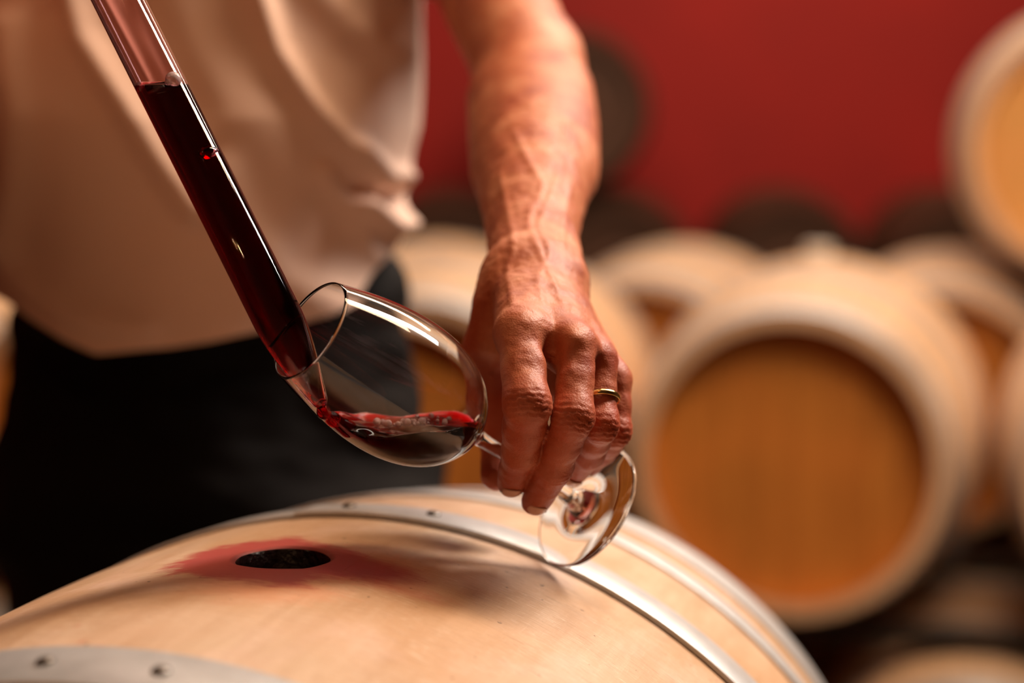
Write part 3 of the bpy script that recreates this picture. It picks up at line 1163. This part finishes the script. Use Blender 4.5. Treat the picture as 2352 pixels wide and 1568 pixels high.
# rest of the body
sh_l = P(1005, -330, 1.53)
neck = np.array([-.262, 1.60, H + .345])
headc = np.array([-.255, 1.555, H + .50])
sh_r = np.array([-.46, 1.60, H + .255])
grip = T0 + TD * .385
el_r = np.array([-.545, 1.42, H + .10])
wr_r = grip + np.array([-.035, .075, -.035])
body_items = [
    (Ell((-.272, 1.60, H + .16), (.165, .105, .20)), .03), (Ell((-.272, 1.61, H - .06), (.150, .125, .18)), .05), (Ell((-.262, 1.64, H - .22), (.15, .11, .14)), .05),
    (Cone((-.40, 1.61, H + .25), (-.13, 1.61, H + .25), .055, .055), .05), (Cone((-.266, 1.61, H + .26), neck + [0, -.02, .05], .060, .055), .04),
    (Cone((-.12, 1.60, H + .245), sh_l, .052, .047), .03), (Cone(sh_l, P(1035, -255, 1.51), .047, .0462), .02),
    (Cone(sh_r, el_r, .050, .040), .03), (Cone(el_r, wr_r, .042, .026), .02),
    (Ell(headc, (.074, .095, .115)), .02), (Ell(headc + [0, -.03, -.065], (.055, .065, .055)), .02),
    (Cone(headc + [0, -.092, .005], headc + [0, -.112, -.026], .008, .014), .010),
    (Ell(headc + [.077, .005, -.01], (.010, .020, .032)), .006), (Ell(headc + [-.077, .005, -.01], (.010, .020, .032)), .006),
    (Cone(headc + [-.02, -.090, -.055], headc + [.02, -.090, -.055], .007, .007), .006), (Ell(headc + [0, -.08, -.095], (.022, .02, .018)), .015),
    (Ell(headc + [0, -.088, .028], (.05, .014, .010)), .01),
    (Ell(grip + [-.028, .030, -.004], (.026, .034, .040)), .015),
]
for j in range(4):
    base = grip + np.array([-.020, .040, .030 - .020 * j])
    body_items.append((Group([Cone(base, grip + [-.026, -.012, .030 - .020 * j], .0100, .0092), Cone(grip + [-.026, -.012, .030 - .020 * j], grip + [-.006, -.023, .026 - .020 * j], .0092, .0086),
                              Cone(grip + [-.006, -.023, .026 - .020 * j], grip + [.012, -.019, .024 - .020 * j], .0086, .0075)], .004), .004))
body_items.append((Group([Cone(grip + [-.012, .045, .010], grip + [.012, .028, .038], .013, .0110), Cone(grip + [.012, .028, .038], grip + [.024, .002, .046], .0110, .0090)], .004), .006))
rest_body = Group(body_items)
rb = sdf_mesh('skin_rest', rest_body, (-.62, 1.05, H - .38), (.02, 1.80, H + .66), .005, 2)
bm = bmesh.new()
bm.from_mesh(arm_me)
bm.from_mesh(rb)
bmesh.ops.translate(bm, verts=bm.verts, vec=Vector(-INVP))
me = bpy.data.meshes.new('body'); bm.to_mesh(me); bm.free()
pos = np.array([q.co[:] for q in me.vertices]) + INVP
fl_ = np.zeros(len(pos))  # mask for the painted redness and shade of the fingers
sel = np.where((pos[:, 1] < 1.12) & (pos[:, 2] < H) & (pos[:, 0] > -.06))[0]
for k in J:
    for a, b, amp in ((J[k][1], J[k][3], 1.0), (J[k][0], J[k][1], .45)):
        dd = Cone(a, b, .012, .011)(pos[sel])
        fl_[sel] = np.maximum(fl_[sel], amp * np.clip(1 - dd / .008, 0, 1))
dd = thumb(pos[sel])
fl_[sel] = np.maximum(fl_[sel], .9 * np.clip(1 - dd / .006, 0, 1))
at = me.attributes.new('flush_shade', 'FLOAT', 'POINT')
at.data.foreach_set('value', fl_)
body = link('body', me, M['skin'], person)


def ploc(o): o.location = Vector(-INVP)


# nails
def nail(tip, prev, dors, w, l, fsdf, name='fingernail'):
    ax = tip - prev; ax /= np.linalg.norm(ax)
    dors = dors - ax * (dors @ ax); dors /= np.linalg.norm(dors)
    sd = np.cross(ax, dors)
    vv, ff = [], []
    nu, nv = 8, 8
    for i in range(nv + 1):
        for k in range(nu + 1):
            a = (k / nu - .5) * 2.0
            t = i / nv
            ww = w * (1 - .18 * (2 * t - 1) ** 4)
            q = tip + ax * (l * (t - .42) + (-.15 * l * a * a if t > .5 else .12 * l * a * a)) + sd * ww * math.sin(a * .95) + dors * (w * 1.136 * math.cos(a * .95) + .0004 - .0012 * (1 - t) * (1 - t) )
            vv.append(q)
    q = np.array(vv) + dors * .012
    tot = np.zeros(len(q))
    for _ in range(16):
        stp = np.clip(fsdf(q), -.002, .006) * .9
        stp = np.where(tot + stp > .016, 0, stp)
        tot += stp
        q = q - dors * stp[:, None]
    ee = np.array([[max(0, 1 - (2 * k / nu - 1) ** 4) for k in range(nu + 1)] for _ in range(nv + 1)]).reshape(-1)
    vv = list(q + dors * (.00015 + .00045 * ee)[:, None])
    for i in range(nv):
        for k in range(nu):
            a = i * (nu + 1) + k
            ff.append((a, a + 1, a + nu + 2, a + nu + 1))
    me = mesh(name, vv, ff)
    o = link(name, me, M['nail'], person)
    md = o.modifiers.new('thick', 'SOLIDIFY'); md.thickness = .0006
    ploc(o)


for k in J:
    p = J[k]
    d_ = p[1] - (p[0] + p[3]) / 2
    nail(p[3], p[2], d_, Rr[k][3] * .88, Rr[k][3] * 1.45, fing[k])

# wedding ring
rp = J['ring'][0] * .40 + J['ring'][1] * .60
ax = J['ring'][1] - J['ring'][0]; ax /= np.linalg.norm(ax)
v, f = [], []
for i in range(64):
    a = 2 * PI * i / 64
    for k in range(10):
        b = 2 * PI * k / 10
        rr = .0104 + .0009 * math.cos(b)
        v.append((rr * math.cos(a), rr * math.sin(a), .0016 * math.sin(b)))
for i in range(64):
    for k in range(10):
        f.append((i * 10 + k, ((i + 1) % 64) * 10 + k, ((i + 1) % 64) * 10 + (k + 1) % 10, i * 10 + (k + 1) % 10))
me = mesh('finger_ring', v, f)
me.transform(frame_from(rp - INVP, ax))
o = link('finger_ring', me, M['gold'], person)
o['label'] = 'thin plain gold ring on the ring finger'

# ---- shirt
hem_x = [-300, 0, 60, 130, 205, 300, 400, 500, 600, 700, 780, 850, 900, 940, 1000]
hem_y = [560, 702, 742, 782, 815, 808, 800, 785, 765, 745, 718, 672, 600, 545, 500]
ridges = [  # (polyline in the frame of the photograph's front view, amplitude, width px)
    ([(150, -60), (190, 80), (290, 232), (358, 357), (440, 480)], .011, 34),
    ([(560, -80), (596, 10), (632, 115), (700, 225), (780, 330), (850, 420)], .012, 30),
    ([(20, 60), (40, 250), (30, 420), (0, 560)], .010, 40),
    ([(-60, 500), (30, 640), (150, 720), (330, 760)], .007, 36),
    ([(480, 330), (560, 520), (640, 640), (760, 690)], .006, 50),
    ([(815, 340), (870, 400), (925, 405)], .012, 22),
    ([(830, 470), (890, 520), (955, 505)], .020, 26),
    ([(740, 400), (800, 480), (860, 580)], .007, 26),
    ([(700, -50), (800, 60), (900, 120)], .006, 40),
    ([(330, 30), (420, 200), (480, 330)], -.007, 50),
    ([(820, 430), (880, 455), (935, 450)], -.010, 16),
]


def seg_dist(x, y, pl):
    best = np.full(x.shape, 1e9)
    for (ax_, ay_), (bx_, by_) in zip(pl[:-1], pl[1:]):
        dx, dy = bx_ - ax_, by_ - ay_
        h = np.clip(((x - ax_) * dx + (y - ay_) * dy) / (dx * dx + dy * dy), 0, 1)
        best = np.minimum(best, np.hypot(x - ax_ - h * dx, y - ay_ - h * dy))
    return best


na, nv = 300, 150
CX, CY = -.277, 1.56
angs = np.linspace(-PI, PI, na, endpoint=False)
zs_top = H + .315
grid = np.zeros((nv + 1, na, 3))
for j in range(nv + 1):
    t = j / nv
    for i, a in enumerate(angs):
        fr = math.cos(a)
        zt_ = zs_top
        ry = .165 if fr > 0 else .13
        # hem height at this angle
        x0 = CX + .182 * math.sin(a); y0 = CY - ry * max(fr, 0) * .96
        px_ = 1176 + FPX * x0 / (y0 * cp + .16 * sp)
        hy = np.interp(px_, hem_x, hem_y)
        zh = y0 * math.tan(math.atan((784 - hy) / FPX) - PITCH) + H
        if fr < 0: zh = zh * 1.0
        z = zh + (zt_ - zh) * t
        hz = (z - (H - .17)) / .48
        rx = np.interp(z - H, [-.20, -.13, -.07, -.01, .05, .20, .265, .30, .315], [.176, .180, .192, .2005, .201, .200, .165, .10, .070])
        rx2 = np.interp(t, [0, .12, .25], [.955, .985, 1.0])
        ryz = np.interp(z - H, [-.20, -.1, 0, .1, .2, .27, .315], [.97, 1.0, .99, .93, .82, .66, .46])
        yc = CY + .03 * np.clip((z - H) / .3, 0, 1)
        grid[j, i] = (CX + rx * rx2 * math.sin(a), yc - ry * ryz * fr, z)
# folds
ux, uy = pix(grid)
nx = np.sin(angs)[None, :] * np.ones((nv + 1, 1)); ny = -np.cos(angs)[None, :] * np.ones((nv + 1, 1))
disp = np.zeros((nv + 1, na))
frontm = np.clip(np.cos(angs) * 3 + .6, 0, 1)[None, :]
for pl, amp, w in ridges:
    disp += amp * np.exp(-(seg_dist(ux, uy, pl) / w) ** 2) * frontm
fl = grid.reshape(-1, 3)
disp += (vnoise(fl, 9, 3) * .008 + vnoise(fl * [1, 1, .5], 24, 9) * .0025).reshape(nv + 1, na)
grid[..., 0] += nx * disp; grid[..., 1] += ny * disp
v = [tuple(q - INVP) for q in grid.reshape(-1, 3)]
f = []
for j in range(nv):
    for i in range(na):
        i2 = (i + 1) % na
        f.append((j * na + i, j * na + i2, (j + 1) * na + i2, (j + 1) * na + i))


def sleeve(path, rads, n=48, endtilt=0.0, wave=.004):
    base = len(v)
    pts = [np.array(q) for q in path]
    m = 24
    for j in range(m + 1):
        t = j / m * (len(pts) - 1)
        i = min(int(t), len(pts) - 2)
        c_ = pts[i] + (pts[i + 1] - pts[i]) * (t - i)
        r = rads[i] + (rads[i + 1] - rads[i]) * (t - i)
        ax = pts[min(i + 1, len(pts) - 1)] - pts[i]; ax /= np.linalg.norm(ax)
        s1 = np.cross(ax, [0, 1, 0.1]); s1 /= np.linalg.norm(s1); s2 = np.cross(ax, s1)
        for k in range(n):
            a = 2 * PI * k / n
            rr = r * (1 + .05 * math.sin(3 * a + j * .2)) + wave * math.sin(5 * a + j * .35)
            q = c_ + rr * (math.cos(a) * s1 + math.sin(a) * s2) + ax * endtilt * math.cos(a) * (j / m)
            v.append(tuple(q - INVP))
    for j in range(m):
        for k in range(n):
            k2 = (k + 1) % n
            f.append((base + j * n + k, base + j * n + k2, base + (j + 1) * n + k2, base + (j + 1) * n + k))


sleeve([(-.18, 1.60, H + .235), sh_l + [0, 0, .005], P(1092, -105, 1.46)], [.070, .064, .062], endtilt=.014)
sleeve([(-.37, 1.60, H + .235), sh_r, sh_r * .35 + el_r * .65], [.070, .066, .064])
me = mesh('shirt', v, f)
shirt = link('shirt', me, M['shirt'], person)
md = shirt.modifiers.new('thick', 'SOLIDIFY'); md.thickness = .0016; md.offset = -1
md = shirt.modifiers.new('s', 'SUBSURF'); md.levels = 1; md.render_levels = 1
shirt['label'] = 'loose pale pink shirt hanging untucked'

# ---- trousers
TXc = -.258
tro = Group([(Ell((TXc - .012, 1.63, H - .20), (.177, .160, .20)), .03), (Ell((TXc - .012, 1.63, H - .34), (.206, .17, .17)), .05),
             (Cone((TXc + .095, 1.63, H - .40), (TXc + .11, 1.64, H - .72), .098, .075), .05), (Cone((TXc - .095, 1.63, H - .40), (TXc - .11, 1.64, H - .72), .098, .075), .03),
             (Cone((TXc + .11, 1.64, H - .72), (TXc + .115, 1.66, H - .97), .070, .056), .03), (Cone((TXc - .11, 1.64, H - .72), (TXc - .115, 1.66, H - .97), .070, .056), .03)])


def tro_post(v, n):
    w = vnoise(v * [1, 1, 2.4] + np.stack([v[:, 2] * .8, 0 * v[:, 0], 0 * v[:, 0]], 1), 9, 2) * .016 + vnoise(v * [1, 1, 2], 26, 7) * .004
    return v + n * w[:, None]


tm = sdf_mesh('trousers', tro, (TXc - .26, 1.40, H - 1.055), (TXc + .26, 1.88, H - .04), .006, 1, tro_post)
tm.transform(Matrix.Translation(Vector(-INVP)))
o = link('trousers', tm, M['trousers'], person)
o['label'] = 'black creased trousers'
for s in (-1, 1):
    c0 = np.array([TXc + s * .117, 1.66, 0])
    sf = Group([(Ell((c0[0], 1.60, H - 1.005), (.046, .125, .050)), .02), (Cone((c0[0], 1.67, H - 1.0), (c0[0], 1.67, H - .96), .045, .045), .02)])
    g2 = lambda p, sf=sf: np.maximum(sf(p), H - 1.048 - p[:, 2])
    me = sdf_mesh('shoe', g2, (c0[0] - .07, 1.44, H - 1.07), (c0[0] + .07, 1.80, H - .87), .004, 1)
    me.transform(Matrix.Translation(Vector(-INVP)))
    link('shoe', me, M['shoe'], person)
# hair and eyes
hairf = lambda p: np.maximum(Ell(headc + [0, .008, .012], (.081, .100, .117))(p), np.maximum(-(p[:, 2] - (headc[2] - .03)) , -(p[:, 1] - (headc[1] - .062 ) ) - (p[:, 2] - headc[2] - .07) * 1.5))
me = sdf_mesh('hair', hairf, headc - .13, headc + .15, .004, 1, lambda v, n: v + n * (vnoise(v, 60) * .004)[:, None])
me.transform(Matrix.Translation(Vector(-INVP)))
link('hair', me, M['hair'], person)
for s in (-1, 1):
    bm = bmesh.new(); bmesh.ops.create_uvsphere(bm, u_segments=20, v_segments=12, radius=.012)
    bmesh.ops.translate(bm, verts=bm.verts, vec=Vector(headc + [s * .030, -.079, .010] - INVP))
    link('eye', from_bm('eye', bm), M['eye'], person)

# ---- timber platform the man stands on
pl = empty('work_platform', (-.27, 1.95, 0))
tag(pl, 'low timber work platform under the man behind the near barrel', 'platform')
for i in range(6):
    bm = bmesh.new(); box_bm(bm, -.6, .6, -.42 + i * .14 + .003, -.42 + i * .14 + .137, H - 1.09, H - 1.06, .003)
    link('plank', from_bm('plank', bm), M['plank'], pl, smooth=False)
for sx in (-.55, .55):
    bm = bmesh.new(); box_bm(bm, sx - .035, sx + .035, -.42, .42, H - 1.17, H - 1.09, .003)
    link('joist', from_bm('joist', bm), M['plank'], pl, smooth=False)
    for sy in (-.36, .36):
        bm = bmesh.new(); box_bm(bm, sx - .035, sx + .035, sy - .035, sy + .035, 0, H - 1.17, .003)
        link('leg', from_bm('leg', bm), M['plank'], pl, smooth=False)
